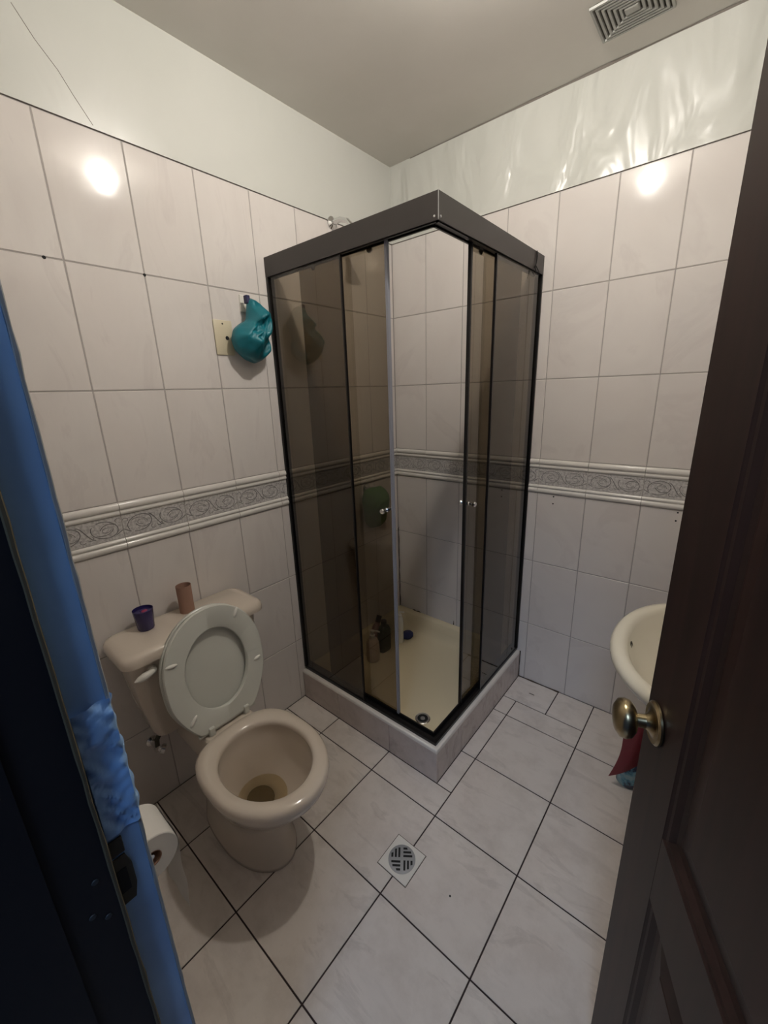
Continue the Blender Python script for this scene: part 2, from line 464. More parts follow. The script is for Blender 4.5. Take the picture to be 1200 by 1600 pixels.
# floor
fb = bm_new(); box(fb, (-0.12, -2.6, -0.08), (RX+0.12, 0.12, -0.0018))
floor = struct(obj('floor', fb, 'floor_grout'), 'floor of pale square tiles with dark joints', 'floor')
FX, FYO, FW = 0.2413, 0.5933, 0.2987
xs = [0.0]+[FX+i*FW for i in range(0, 5)]+[RX]
ys = [0.0]+[0.2946+i*FW for i in range(0, 8)]
fg = 0.0042
fmat = 'floor_tile'
def floor_piece(x0, x1, y0, y1, name='tile'):
    me = slab_mesh(x1-x0-fg, y1-y0-fg, fmat, 0.006, 0.0008)
    o = bpy.data.objects.new(name, me); sc.collection.objects.link(o)
    o.parent = floor; o['base'] = (0, 0, 0)
    o.location = (x0+fg/2, -y1+fg/2, 0)
    return o
for i in range(len(xs)-1):
    for j in range(len(ys)-1):
        x0, x1, y0, y1 = xs[i], xs[i+1], ys[j], ys[j+1]
        if x1 < 0.79 and y1 < 0.79: continue      # under the shower
        if abs(x0-(FX+2*FW)) < 1e-3 and j == 0:      # patched corner by the shower: small insert set in an L cut tile
            floor_piece(0.775, 0.977, 0.0, 0.184)
            floor_piece(0.977, x1, 0.0, 0.184)
            floor_piece(x0, x1, 0.184, y1)
            floor_piece(0.775, x0, 0.184, y1)
            continue
        if x0 < 0.79 and y0 < 0.79:                  # cut by the curb
            if x1 > 0.79 and y1 < 0.79: floor_piece(max(x0, 0.775), x1, y0, y1) if j else None
            elif y1 > 0.79 and x1 < 0.79: floor_piece(x0, x1, 0.782, y1)
            else:
                floor_piece(x0, x1, 0.782, y1)
                floor_piece(0.775, x1, y0, 0.782)
            continue
        floor_piece(x0, x1, y0, y1)
ybs = 0.0
cb = bm_new(); box(cb, (-0.12, FY-0.12, ZC), (RX+0.12, 0.12, ZC+0.05))
ceiling = struct(obj('ceiling', cb, 'ceiling_paint'), 'dull cream painted ceiling', 'ceiling')
# grimy crack along the ceiling joint, uneven width
b = bm_new()
top, bot = [], []
for i in range(61):
    x = 0.12+i*(RX-0.12)/60
    wv = 0.004+0.010*max(0, noise.noise(Vector((x*5, 3, 0)))+0.3)*min(1, x/0.9)
    top.append((x, -0.0005, ZC-0.0022-wv*0.35)); bot.append((x, -0.0005-wv, ZC-0.0012))
loft(b, [top, bot], False, False, closed=False)
bmesh.ops.solidify(b, geom=b.faces[:], thickness=0.0012)
obj('grime_line', b, 'stain', ceiling)
# dark mould in the shower corner seam and short marks above the tray
b = bm_new()
tube(b, [(0.006+0.001*math.sin(i*1.3), -0.005, 0.16+i*0.0265) for i in range(20)], [0.0018+0.0012*abs(math.sin(i*2.1)) for i in range(20)], 5)
tube(b, [(0.006, -0.012+0.004*i, 0.663+0.003*i) for i in range(4)], 0.0014, 4)
obj('mould_seam', b, 'mildew', wall_back)
b = bm_new()
tube(b, [(0.10+0.012*i, -0.003, 0.157+0.002*math.sin(i*2)) for i in range(6)], [0.001, 0.0035, 0.002, 0.004, 0.003, 0.001], 5)
tube(b, [(0.385, -0.002, 0.157), (0.386, -0.002, 0.172), (0.385, -0.002, 0.182)], [0.003, 0.002, 0.001], 5)
obj('mould_spot', b, 'mildew', wall_back)
b = bm_new()
tube(b, [(0.776+0.034*i, -0.0035, 0.0015) for i in range(7)], [0.004, 0.0025, 0.0045, 0.003, 0.002, 0.0035, 0.005], 5)
tube(b, [(0.7765, -0.003, 0.0+0.03*i) for i in range(6)], [0.003, 0.0025, 0.0015, 0.0025, 0.002, 0.003], 5)
obj('mould_seam', b, 'mildew', wall_back)
b = bm_new(); box(b, (0.868, -0.096, 0.0), (0.893, -0.092, 0.0008)); obj('chip_mark', b, 'mildew', floor)
# hairline cracks in the left paint
b = bm_new()
for pts in ([(-1.397, 2.33), (-1.365, 2.28), (-1.328, 2.237), (-1.305, 2.198), (-1.27, 2.145)],):
    tube(b, [(0.0017, y, z) for y, z in pts], 0.0009, 4)
obj('crack', b, 'stain', wall_left)
# filled screw holes
def hole(parent, p, ax, r):
    b = bm_new(); lathe(b, [(r, -0.001), (r*0.9, 0.0012)], p, ax, 10)
    obj('screw_hole', b, 'dark_hole', parent)
for x, z in ((0.874, 0.975), (0.874, 0.943), (1.325, 0.975), (1.323, 0.943)): hole(wall_back, (x, 0, z), (0, -1, 0), 0.0035)
for y in (-1.447, -1.204): hole(wall_left, (0.0, y, 1.802), (1, 0, 0), 0.0045)
hole(floor, (1.005, -1.067, 0), (0, 0, 1), 0.003)

# ------------------------------------------------------------------ doorway: left jamb, strike plate
dj = bm_new()
box(dj, (JX0-0.013, FY-0.034, 0), (JX0, FY+0.002, 2.07), 0.0015)
tr = struct(obj('trim_1', dj, 'daylit_blue'), 'blue edge of the door frame at the left', 'door frame')
b = bm_new()
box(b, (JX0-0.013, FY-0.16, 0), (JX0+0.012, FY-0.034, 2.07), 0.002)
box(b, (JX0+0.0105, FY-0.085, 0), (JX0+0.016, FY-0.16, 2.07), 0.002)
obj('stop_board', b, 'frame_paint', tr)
b = bm_new()
tube(b, [(JX0+0.0125, FY-0.0345+0.0012*noise.noise(Vector((0, 0, i*1.7))), 0.0+i*0.03) for i in range(69)], [0.0022+0.0012*noise.noise(Vector((i*0.9, 0, 2))) for i in range(69)], 6)
obj('chipped_edge', b, 'bare_wood', tr)
# pale broken arris at the room side, with crumpled flakes
b = bm_new()
tube(b, [(JX0-0.001+0.0008*noise.noise(Vector((4, 0, i*0.8))), FY+0.0025+0.0012*noise.noise(Vector((0, 5, i*0.9))), i*0.02) for i in range(104)], [0.0022+0.0013*noise.noise(Vector((i*1.1, 7, 2))) for i in range(104)], 6)
obj('pale_edge', b, mat('pale_edge', (0.35, 0.36, 0.36), 0.6), tr)
# crumpled film wrapped round the frame
b = bm_new()
rows = []
for i in range(46):
    z = 0.985+i*(1.148-0.985)/45
    rows_ = []
    for j in range(12):
        y = FY-0.031+j*0.0031
        fold = (1-abs(noise.noise(Vector((z*46+y*60, y*30, 3.0))))*2.4)+0.5*noise.noise(Vector((z*120-y*90, y*60, 1.0)))
        rows_.append((JX0+0.003+0.0036*fold, y, z))
    f2 = noise.noise(Vector((z*42, 9, 0)))
    rows_.append((JX0-0.001, FY+0.006+0.008*f2, z)); rows_.append((JX0-0.008, FY+0.005+0.004*f2, z))
    rows.append(rows_)
loft(b, rows, False, False, closed=False)
bmesh.ops.solidify(b, geom=b.faces[:], thickness=0.0006)
obj('crumpled_film', b, 'daylit_blue', tr, 60)
t = thing('strike_plate', (JX0, FY-0.02, 0.94), 'dark metal lock strike plate on the blue door frame edge', 'strike plate')
b = bm_new()
poly = [(FY-0.034, 0.885), (FY-0.019, 0.885), (FY-0.015, 0.905), (FY-0.015, 0.935), (FY-0.019, 0.952), (FY-0.034, 0.952)]
prism(b, poly, lambda a, z, d: (d, a, z), JX0+0.0005, JX0+0.0028)
obj('plate', b, 'rust_and_shade', t)
b = bm_new(); box(b, (JX0+0.0005, FY-0.034, 0.956), (JX0+0.003, FY-0.018, 0.978), 0.0005); obj('plate', b, 'rust_and_shade', t)
b = bm_new(); box(b, (JX0+0.002, FY-0.031, 0.902), (JX0+0.0032, FY-0.021, 0.935)); obj('latch_hole', b, 'dark_hole', t)
for y, z in ((FY-0.050, 0.955), (FY-0.048, 0.900), (FY-0.060, 0.915)):
    b = bm_new(); lathe(b, [(0.0035, 0), (0.003, 0.001), (0.001, 0.0012)], (JX0+0.012, y, z), (1, 0, 0), 10); obj('screw', b, 'dull_screw', t)
# lintel lining and hinge side lining
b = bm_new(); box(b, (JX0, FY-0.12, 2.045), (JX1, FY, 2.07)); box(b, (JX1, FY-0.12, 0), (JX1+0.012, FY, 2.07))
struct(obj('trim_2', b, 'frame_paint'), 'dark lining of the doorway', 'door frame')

# ------------------------------------------------------------------ door leaf (opened inwards)
HX, HY = 1.644, -1.698
ang = math.atan2(0.922, -0.388)
door = thing('door_1', (HX, HY, 0), 'dark brown panelled wooden door standing open at the right', 'door', ang)
door['kind'] = 'structure'
DW, DT = 0.640, 0.035            # local x = hinge -> free edge, visible face is +y
DBOT, DTOP = 0.012, 2.035
def door_face():
    """one panelled leaf, grid of stepped rectangles"""
    b = bm_new()
    SX0, SX1 = 0.125, DW-0.133
    rects = [(0.17, 0.679), (0.803, 1.88)]
    # stiles and rails
    box(b, (0, -DT, DBOT), (SX0, 0, DTOP), 0.002)
    box(b, (SX1, -DT, DBOT), (DW, 0, DTOP), 0.002)
    for z0, z1 in ((DBOT, 0.17), (0.679, 0.803), (1.88, DTOP)): box(b, (SX0-0.001, -DT+0.0002, z0), (SX1+0.001, -0.0002, z1))
    return b, SX0, SX1, rects
b, SX0, SX1, rects = door_face()
obj('frame', b, 'dark_wood', door, local=True)
for z0, z1 in rects:
    b = bm_new()
    def rr(i, d): return [(SX0+i, d, z0+i), (SX1-i, d, z0+i), (SX1-i, d, z1-i), (SX0+i, d, z1-i)]
    loft(b, [rr(0, -DT+0.004), rr(0, -0.0008), rr(0.003, -0.003), rr(0.008, -0.004), rr(0.016, -0.010), rr(0.024, -0.0125), rr(0.028, -0.012), rr(0.060, -0.005), rr(0.062, -0.004)])
    obj('panel', b, 'dark_wood', door, local=True)
# knob, both sides of the leaf share the spindle
kx, kz = DW-0.0475, 0.931
kn = bm_new()
lathe(kn, [(0.031, 0.0), (0.033, 0.002), (0.033, 0.005), (0.030, 0.008), (0.024, 0.007), (0.018, 0.009), (0.0125, 0.014), (0.0105, 0.018)], (kx, 0, kz), (0, 1, 0), 36, cap1=False)
rose = obj('knob_rose', kn, 'brass', door, True, local=True)
kn = bm_new()
lathe(kn, [(0.012, 0.010), (0.0105, 0.020), (0.010, 0.030), (0.013, 0.030), (0.021, 0.032), (0.0285, 0.038), (0.0305, 0.045), (0.0285, 0.053), (0.020, 0.059), (0.009, 0.061), (0.0005, 0.0615)], (kx, 0, kz), (0, 1, 0), 36)
obj('door_knob', kn, 'brass', door, 60, local=True)
b = bm_new()
lathe(b, [(0.033, 0.0), (0.031, 0.006), (0.011, 0.012), (0.010, 0.03), (0.026, 0.042), (0.022, 0.058), (0.001, 0.062)], (kx, -DT, kz), (0, -1, 0), 28)
obj('door_knob', b, 'brass', door, 60, local=True)
for z in (0.25, 1.0, 1.8):
    b = bm_new(); lathe(b, [(0.006, -0.04), (0.006, 0.04)], (-0.004, 0.004, z), (0, 0, 1), 12); obj('hinge', b, 'steel', door, True, local=True)

# ------------------------------------------------------------------ ceiling: bulb and vent
BX, BY = 0.930, -0.917
t = thing('ceiling_lamp', (BX, BY, ZC), 'bare light bulb in a small holder on the ceiling, above the frame', 'lamp')
b = bm_new(); lathe(b, [(0.036, 0), (0.036, -0.006), (0.020, -0.012), (0.016, -0.020)], (BX, BY, ZC), (0, 0, 1), 24); obj('lamp_holder', b, 'white_plastic', t, True)
b = bm_new(); lathe(b, [(0.009, -0.018), (0.012, -0.024), (0.018, -0.034), (0.020, -0.045), (0.018, -0.055), (0.011, -0.063), (0.001, -0.066)], (BX, BY, ZC), (0, 0, 1), 24); obj('bulb', b, 'bulb_glow', t, 'full')

VX, VY, VA, VB = 1.034, -0.196, 0.094, 0.078
t = thing('ceiling_vent', (VX, VY, ZC), 'grey rectangular ceiling vent of nested square rings', 'vent')
b = bm_new(); box(b, (VX-VA, VY-VB, ZC-0.0015), (VX+VA, VY+VB, ZC-0.0002)); obj('backing', b, 'rust_and_shade', t)  # dark sheet painted for the shade between the rings
for k in range(7):
    f = 1-k*0.135
    a1, b1 = VA*f, VB*f
    tk = 0.0080
    b = bm_new()
    def rc(i, z): return [(VX-a1+i, VY-b1+i, z), (VX+a1-i, VY-b1+i, z), (VX+a1-i, VY+b1-i, z), (VX-a1+i, VY+b1-i, z)]
    loft(b, [rc(0, ZC-0.001), rc(0.001, ZC-0.007), rc(tk-0.001, ZC-0.007), rc(tk, ZC-0.001), rc(0, ZC-0.001)], False, False)
    obj('vent_ring' if k else 'frame', b, 'vent_plastic', t)
b = bm_new(); box(b, (VX-0.019, VY-0.012, ZC-0.008), (VX+0.016, VY+0.010, ZC-0.001), 0.002); obj('centre_plate', b, 'vent_plastic', t)

# ------------------------------------------------------------------ shower curb and tray
CX, CY, CH = 0.775, 0.782, 0.150
t = thing('shower_curb', (0, 0, 0), 'raised tiled kerb with a white rounded edge around the shower base', 'shower kerb')
b = bm_new()
box(b, (0.0005, -CY+0.004, 0), (CX-0.004, -CY+0.045, CH-0.012)); box(b, (CX-0.045, -CY+0.045, 0), (CX-0.004, -0.0005, CH-0.012))
obj('core', b, 'grout', t)
for a, c in ((0.002, 0.244), (0.244, 0.543), (0.543, CX)):
    b = bm_new(); box(b, (a+0.001, -CY, 0.0005), (c-(0.001 if c < CX else 0), -CY+0.006, CH-0.012), 0.001); obj('tile', b, 'curb_tile', t)
for a, c in ((0.002, 0.301), (0.301, 0.599), (0.599, CY-0.006)):
    b = bm_new(); box(b, (CX-0.006, -c+(0.001 if c < 0.7 else 0), 0.0005), (CX, -a-0.001, CH-0.012), 0.001); obj('tile', b, 'curb_tile', t)
b = bm_new()
prof = [(0, -0.014), (0.0015, -0.006), (0.006, -0.001), (0.011, 0), (0.05, 0), (0.05, -0.014)]
path = lambda i: [(0.001, -CY+i, 0), (CX-i, -CY+i, 0), (CX-i, -0.001, 0)]
rings = []
for k in range(3):
    rings.append([(path(i)[k][0], path(i)[k][1], CH+dz) for i, dz in prof])
loft(b, rings)
obj('rounded_edge', b, mat('kerb_edge', (0.66, 0.62, 0.57), 0.25), t, 40)
# tray
t = thing('shower_tray', (0.37, -0.37, 0.07), 'cream square shower tray with raised ledges', 'shower tray')
def trect(wi, ci, z, r): return rrect(0.0005+wi, 0.733-ci, -0.740+ci, -0.0005-wi, r, z, 6)
b = bm_new()
loft(b, [trect(0, 0, 0.02, 0.004), trect(0, 0, 0.150, 0.004), trect(0.002, 0, 0.156, 0.006), trect(0.036, 0.004, 0.156, 0.03), trect(0.044, 0.006, 0.150, 0.035),
         trect(0.055, 0.010, 0.112, 0.045), trect(0.068, 0.016, 0.082, 0.055), trect(0.090, 0.030, 0.0715, 0.07), trect(0.16, 0.06, 0.0700, 0.09), trect(0.28, 0.2, 0.0690, 0.08)])
obj('basin', b, 'tray', t, 50)
DX, DY = 0.592, -0.610
b = bm_new(); lathe(b, [(0.033, -0.001), (0.033, 0.002), (0.030, 0.0038), (0.023, 0.0032), (0.0225, -0.002)], (DX, DY, 0.0698), (0, 0, 1), 32, True, False)
dr = obj('drain_ring', b, 'chrome', t, True)
b = bm_new(); lathe(b, [(0.0228, 0.0012), (0.0005, 0.0011)], (DX, DY, 0.0698), (0, 0, 1), 24, False, False); obj('drain_well', b, 'dark_hole', t)
b = bm_new(); lathe(b, [(0.010, 0.001), (0.010, 0.0035), (0.004, 0.005), (0.0005, 0.005)], (DX, DY, 0.0698), (0, 0, 1), 20); obj('drain_cross', b, 'steel', t, True)

# ------------------------------------------------------------------ shower enclosure
SX, SY, HT0, HT1 = 0.762, 0.768, 1.866, 1.932
t = thing('shower_enclosure', (0.38, -0.38, CH), 'corner shower enclosure of smoked glass with dark bronze frame', 'shower enclosure')
# header as two mitred beams
for side in (0, 1):
    b = bm_new()
    pr = [(0, HT0), (0, HT1), (0.034, HT1), (0.034, HT0+0.012), (0.028, HT0+0.012), (0.028, HT1-0.004), (0.003, HT1-0.004), (0.003, HT0)]
    pr = [(0, HT0), (0, HT1), (0.040, HT1), (0.040, HT0+0.018), (0.003, HT0+0.018), (0.003, HT0)]
    if side == 0: rings = [[(0.001, -SY+i, z) for i, z in pr], [(SX-i, -SY+i, z) for i, z in pr]]
    else: rings = [[(SX-i, -0.001, z) for i, z in pr], [(SX-i, -SY+i, z) for i, z in pr]]
    loft(b, rings)
    h = obj('header', b, 'bronze_metal', t)
    # black roller track below
    b = bm_new()
    for i0, i1, zz in ((0.006, 0.012, 0.012), (0.018, 0.030, 0.006), (0.034, 0.040, 0.010)):
        if side == 0: box(b, (0.002, -SY+i0, HT0-zz+0.010), (SX-i1, -SY+i1, HT0+0.019))
        else: box(b, (SX-i1, -SY+i1, HT0-zz+0.010), (SX-i0, -0.002, HT0+0.019))
    obj('roller_track', b, 'black_metal', h)
    b = bm_new()
    if side == 0: lathe(b, [(0.0035, 0), (0.003, 0.0012), (0.0005, 0.002)], (SX-0.012, -SY, HT0+0.010), (0, -1, 0), 12)
    else: lathe(b, [(0.0035, 0), (0.003, 0.0012), (0.0005, 0.002)], (SX, -SY+0.012, HT0+0.010), (1, 0, 0), 12)
    obj('rivet', b, 'chrome', h, True)
b = bm_new(); tube(b, [(SX+0.0003, -SY-0.0003, HT0), (SX+0.0003, -SY-0.0003, HT1)], 0.0012, 6); obj('corner_seam', b, 'steel', t)
# bottom sill track
for side in (0, 1):
    b = bm_new()
    pr = [(0.004, CH+0.0005), (0.004, CH+0.012), (0.010, CH+0.020), (0.016, CH+0.020), (0.018, CH+0.012), (0.026, CH+0.012), (0.028, CH+0.028), (0.034, CH+0.028), (0.036, CH+0.006), (0.042, CH+0.0005)]
    if side == 0: rings = [[(0.001, -SY+i, z) for i, z in pr], [(SX-i, -SY+i, z) for i, z in pr]]
    else: rings = [[(SX-i, -0.001, z) for i, z in pr], [(SX-i, -SY+i, z) for i, z in pr]]
    loft(b, rings); obj('bottom_track', b, 'black_metal', t)
# wall channels
b = bm_new(); box(b, (0.001, -SY, CH+0.012), (0.012, -SY+0.030, HT0), 0.001); obj('wall_channel', b, 'black_metal', t)
b = bm_new(); box(b, (SX-0.030, -0.012, CH+0.012), (SX, -0.001, HT0), 0.001); obj('wall_channel', b, 'black_metal', t)
G0 = CH+0.014
# fixed panes
for side in (0, 1):
    b = bm_new()
    if side == 0: box(b, (0.010, -SY+0.008, G0), (0.386, -SY+0.012, HT0+0.010))
    else: box(b, (SX-0.012, -0.398, G0), (SX-0.008, -0.010, HT0+0.010))
    f = obj('fixed_pane', b, 'smoked_glass', t)
    b = bm_new()
    if side == 0: box(b, (0.3855, -SY+0.006, G0), (0.3915, -SY+0.015, HT0+0.008))
    else: box(b, (SX-0.015, -0.4045, G0), (SX-0.006, -0.3985, HT0+0.008))
    obj('edge_profile', b, 'black_metal', f)
# sliding doors, pushed open behind the fixed panes
D0, D1 = 0.160, 0.556
for side in (0, 1):
    b = bm_new()
    if side == 0: box(b, (D0, -SY+0.030, G0+0.012), (D1, -SY+0.034, HT0+0.012))
    else: box(b, (SX-0.034, -0.530, G0+0.012), (SX-0.030, -0.140, HT0+0.012))
    d = obj('sliding_door', b, 'smoked_glass', t, label='%s sliding glass door pushed half open' % ('left' if side == 0 else 'right'))
    b = bm_new()
    if side == 0: box(b, (D1, -SY+0.026, G0+0.010), (D1+0.010, -SY+0.038, HT0+0.006), 0.001); obj('door_seal', b, 'seal', d, label='grey door seal')
    else: box(b, (SX-0.038, -0.540, G0+0.010), (SX-0.026, -0.530, HT0+0.006), 0.001); obj('door_seal', b, 'black_metal', d)
    for s in (-1, 1):
        b = bm_new()
        pk = [(0.008, 0), (0.008, 0.003), (0.0045, 0.006), (0.0045, 0.014), (0.009, 0.020), (0.010, 0.027), (0.008, 0.030), (0.0005, 0.031)]
        if side == 0: lathe(b, pk, (0.533, -SY+0.032+s*0.002, 1.038), (0, s, 0), 18)
        else: lathe(b, pk, (SX-0.032+s*0.002, -0.512, 1.040), (s, 0, 0), 18)
        obj('door_knob', b, 'chrome', d, True)
    for q in (0.07, 0.33):
        b = bm_new()
        if side == 0: lathe(b, [(0.0005, 0), (0.011, 0), (0.012, 0.002), (0.011, 0.005), (0.0005, 0.005)], (D0+q, -SY+0.034, HT0-0.002), (0, 1, 0), 16)
        else: lathe(b, [(0.0005, 0), (0.011, 0), (0.012, 0.002), (0.011, 0.005), (0.0005, 0.005)], (SX-0.034, -0.53+q, HT0-0.002), (-1, 0, 0), 16)
        obj('roller', b, 'steel', d, True)
# torn sealant strip hanging over the header end
b = bm_new()
tube(b, [(SX+0.002, -0.085, HT1+0.001), (SX+0.003, -0.084, HT1-0.02), (SX+0.004, -0.092, HT1-0.045), (SX+0.003, -0.098, HT1-0.055), (SX+0.006, -0.095, HT1-0.075), (SX+0.004, -0.110, HT1-0.092)], [0.002, 0.0028, 0.0018, 0.003, 0.0015, 0.001], 5)
tube(b, [(SX+0.002, -0.088, HT1-0.050), (SX+0.004, -0.070, HT1-0.062), (SX+0.003, -0.050, HT1-0.070)], [0.0015, 0.002, 0.001], 5)
tag(obj('plastic_strip', b, 'black_metal'), 'torn black plastic strip dangling from the right end of the shower header', 'strip')

# ------------------------------------------------------------------ shower head
t = thing('shower_head', (0, -0.405, 2.13), 'chrome shower head on a short wall arm above the enclosure', 'shower head')
b = bm_new(); lathe(b, [(0.026, 0), (0.025, 0.004), (0.014, 0.010), (0.011, 0.012)], (0.0005, -0.405, 2.130), (1, 0, 0), 24); obj('wall_flange', b, 'chrome', t, True)
b = bm_new(); tube(b, [(0.004, -0.405, 2.130), (0.05, -0.405, 2.132), (0.09, -0.405, 2.118), (0.125, -0.405, 2.085), (0.14, -0.405, 2.065)], 0.010, 12); obj('arm', b, 'chrome', t, 60)
b = bm_new(); lathe(b, [(0.013, 0), (0.016, 0.01), (0.014, 0.02), (0.022, 0.032), (0.036, 0.062), (0.037, 0.070), (0.033, 0.072), (0.0005, 0.070)], (0.135, -0.405, 2.072), (0.55, 0, -0.83), 24); obj('rose', b, 'chrome', t, 50)

# ------------------------------------------------------------------ toilet
TY = -1.313
toilet = thing('toilet', (0.36, TY, 0), 'cream porcelain toilet with its lid and seat raised', 'toilet')
def egg(cx, af, ab, bw, z, n=48, pb=2.0, cy=TY):
    pts = []
    for i in range(n):
        a = 2*PI*i/n
        c, s = math.cos(a), math.sin(a)
        p = 2.0 if c >= 0 else pb
        rr = (abs(c)**p+abs(s)**p)**(-1/p)
        x = cx+(af if c >= 0 else ab)*rr*c
        pts.append((x, cy+bw*rr*s, z))
    return pts
b = bm_new()
E = [  # z, centre, front, back, half width, squareness of the back
    (0.115, 0.415, 0.028, 0.028, 0.026, 2), (0.150, 0.425, 0.040, 0.036, 0.036, 2), (0.185, 0.440, 0.060, 0.060, 0.055, 2), (0.225, 0.460, 0.105, 0.085, 0.088, 2),
    (0.280, 0.485, 0.140, 0.115, 0.113, 2.1), (0.340, 0.500, 0.160, 0.138, 0.127, 2.2), (0.366, 0.505, 0.166, 0.146, 0.132, 2.2), (0.382, 0.505, 0.158, 0.145, 0.126, 2.2),
    (0.394, 0.505, 0.157, 0.145, 0.126, 2.2), (0.401, 0.505, 0.163, 0.152, 0.132, 2.3), (0.403, 0.505, 0.180, 0.175, 0.148, 2.6), (0.401, 0.505, 0.202, 0.192, 0.162, 2.9),
    (0.393, 0.505, 0.211, 0.201, 0.169, 3.0), (0.378, 0.505, 0.212, 0.203, 0.170, 3.0), (0.355, 0.503, 0.205, 0.203, 0.165, 3.0), (0.340, 0.500, 0.196, 0.203, 0.156, 2.8),
    (0.310, 0.490, 0.185, 0.210, 0.145, 2.4), (0.260, 0.460, 0.168, 0.230, 0.126, 2.2), (0.200, 0.420, 0.150, 0.240, 0.108, 2.2), (0.140, 0.390, 0.145, 0.240, 0.096, 2.4), (0.060, 0.370, 0.160, 0.235, 0.097, 2.6),
    (0.012, 0.365, 0.190, 0.235, 0.106, 2.6), (0.0005, 0.365, 0.192, 0.236, 0.108, 2.6)]
loft(b, [egg(c, f, bk, w_, z, 56, p) for z, c, f, bk, w_, p in E])
for v in b.verts: pass
obj('bowl', b, 'porcelain', toilet, 'full')
b = bm_new()
loft(b, [rrect(0.045, 0.335, TY-0.085, TY+0.085, 0.03, z) for z in (0.29, 0.395)]+[rrect(0.05, 0.33, TY-0.08, TY+0.08, 0.03, 0.401)])
obj('rear_shelf', b, 'porcelain', toilet, 40)
b = bm_new(); lathe(b, [(0.083, 0), (0.0005, 0.0001)], (0.455, TY, 0.210), (0, 0, 1), 32, False, False)
for v in b.verts: v.co.x = 0.450+(v.co.x-0.450)*1.08
obj('water', b, 'water', toilet)
b = bm_new(); loft(b, [egg(0.440, 0.050, 0.046, 0.042, 0.188, 20), egg(0.440, 0.036, 0.034, 0.030, 0.174, 20)]); obj('trap_opening', b, 'trap_shade', toilet)  # dark plug: its colour stands in for the shade inside the trap
# cistern
def tk(x1, ya, yb, z, r): return rrect(0.022, x1, ya, yb, r, z, 6)
cis = bm_new()
TC = -1.305
loft(cis, [rrect(0.030, 0.120, TC-0.150, TC+0.150, 0.03, 0.352, 6), rrect(0.024, 0.136, TC-0.166, TC+0.166, 0.035, 0.360, 6), tk(0.145, TC-0.175, TC+0.175, 0.385, 0.035), tk(0.168, TC-0.198, TC+0.198, 0.52, 0.035), tk(0.186, TC-0.212, TC+0.212, 0.64, 0.035), tk(0.190, TC-0.215, TC+0.215, 0.695, 0.035)])
obj('cistern', cis, 'porcelain', toilet, 40)
b = bm_new()
LY0, LY1 = -1.543, -1.068
def ld(i, z, r): return rrect(0.012+i*0.3, 0.214-i, LY0+i, LY1-i, r, z, 7)
loft(b, [ld(0.010, 0.688, 0.03), ld(0.001, 0.690, 0.036), ld(0, 0.700, 0.038), ld(0.002, 0.714, 0.037), ld(0.010, 0.723, 0.034), ld(0.026, 0.7265, 0.026)])
obj('cistern_lid', b, 'porcelain', toilet, 50)
# flush lever
b = bm_new()
lathe(b, [(0.012, 0), (0.014, 0.004), (0.013, 0.012), (0.008, 0.016), (0.0005, 0.017)], (0.185, -1.466, 0.652), (1, 0, 0), 20)
lv = obj('lever_hub', b, 'white_plastic', toilet, True)
b = bm_new()
tube(b, [(0.201, -1.464, 0.653), (0.204, -1.480, 0.653), (0.205, -1.494, 0.651), (0.204, -1.508, 0.648), (0.202, -1.520, 0.646)], [0.007, 0.011, 0.012, 0.009, 0.002], 12)
obj('flush_lever', b, 'white_plastic', toilet, 60)
# seat and lid, local frame of the raised plane
VH = Vector((0.304, TY+0.004, 0.413)); VU = Vector((-0.085, 0.018, 0.38)).normalized(); VN = Vector((VU.z, 0, -VU.x)); VYY = Vector((0, 1, 0))
def seat_out(a, sc_=1.0, off=0.0):
    """outline with a flat hinge side"""
    c, s = math.cos(a), math.sin(a)
    up_ = s >= 0
    cyv = 0.200
    p = 2.05 if up_ else 2.35
    rr = (abs(c)**p+abs(s)**p)**(-1/p)
    y = 0.166*rr*c; v = cyv+(0.190 if up_ else 0.235)*rr*s
    if v < 0.002: 
        v = 0.002
    y *= 1.0-0.12*max(0, (0.12-v)/0.12)
    y -= off*c; v -= off*s*0.9
    if v < 0.002+off*0.6: v = 0.002+off*0.6
    return y, v
def P3(y, v, d): return VH+VYY*y+VU*v+VN*d
HN = 64
def hole_pt(a, off=0.0): return 0.103*math.cos(a)+off*math.cos(a), 0.187+0.130*math.sin(a)+off*math.sin(a)
b = bm_new()
rings = []
for k in range(HN):
    a = 2*PI*k/HN
    o0, o1 = seat_out(a), seat_out(a, off=0.004)
    h0, h1 = hole_pt(a), hole_pt(a, 0.004)
    rings.append([P3(*o0, -0.006), P3(*o0, -0.0015), P3(*o1, 0.0025), P3(*h1, 0.0025), P3(*h0, -0.0015), P3(*h0, -0.010), P3(*hole_pt(a, 0.012), -0.016), P3(*seat_out(a, off=0.012), -0.014)])
rings.append(rings[0])
loft(b, rings, False, False)
seat = obj('seat', b, 'seat_plastic', toilet, 45)
def bumper(y, v, rot, ln=0.018):
    b = bm_new()
    c, s = math.cos(rot), math.sin(rot)
    rg = []
    for f, w_ in ((-1, 0.15), (-0.8, 0.65), (-0.3, 1), (0.3, 1), (0.8, 0.65), (1, 0.15)):
        rg.append([P3(y+f*ln*c-s*0.0062*w_*math.cos(q), v+f*ln*s+c*0.0062*w_*math.cos(q), 0.0015+0.007*w_*max(0, math.sin(q))) for q in [PI*2*j/10 for j in range(10)]])
    loft(b, rg)
    obj('bumper', b, 'white_plastic', seat, 70)
bumper(-0.134, 0.262, math.radians(-8)); bumper(0.095, 0.335, math.radians(60)); bumper(0.137, 0.150, math.radians(10), 0.014); bumper(-0.108, 0.068, math.radians(45), 0.019)
b = bm_new()
def lring(off, d): return [P3(*seat_out(2*PI*k/HN, off=off), d) for k in range(HN)]
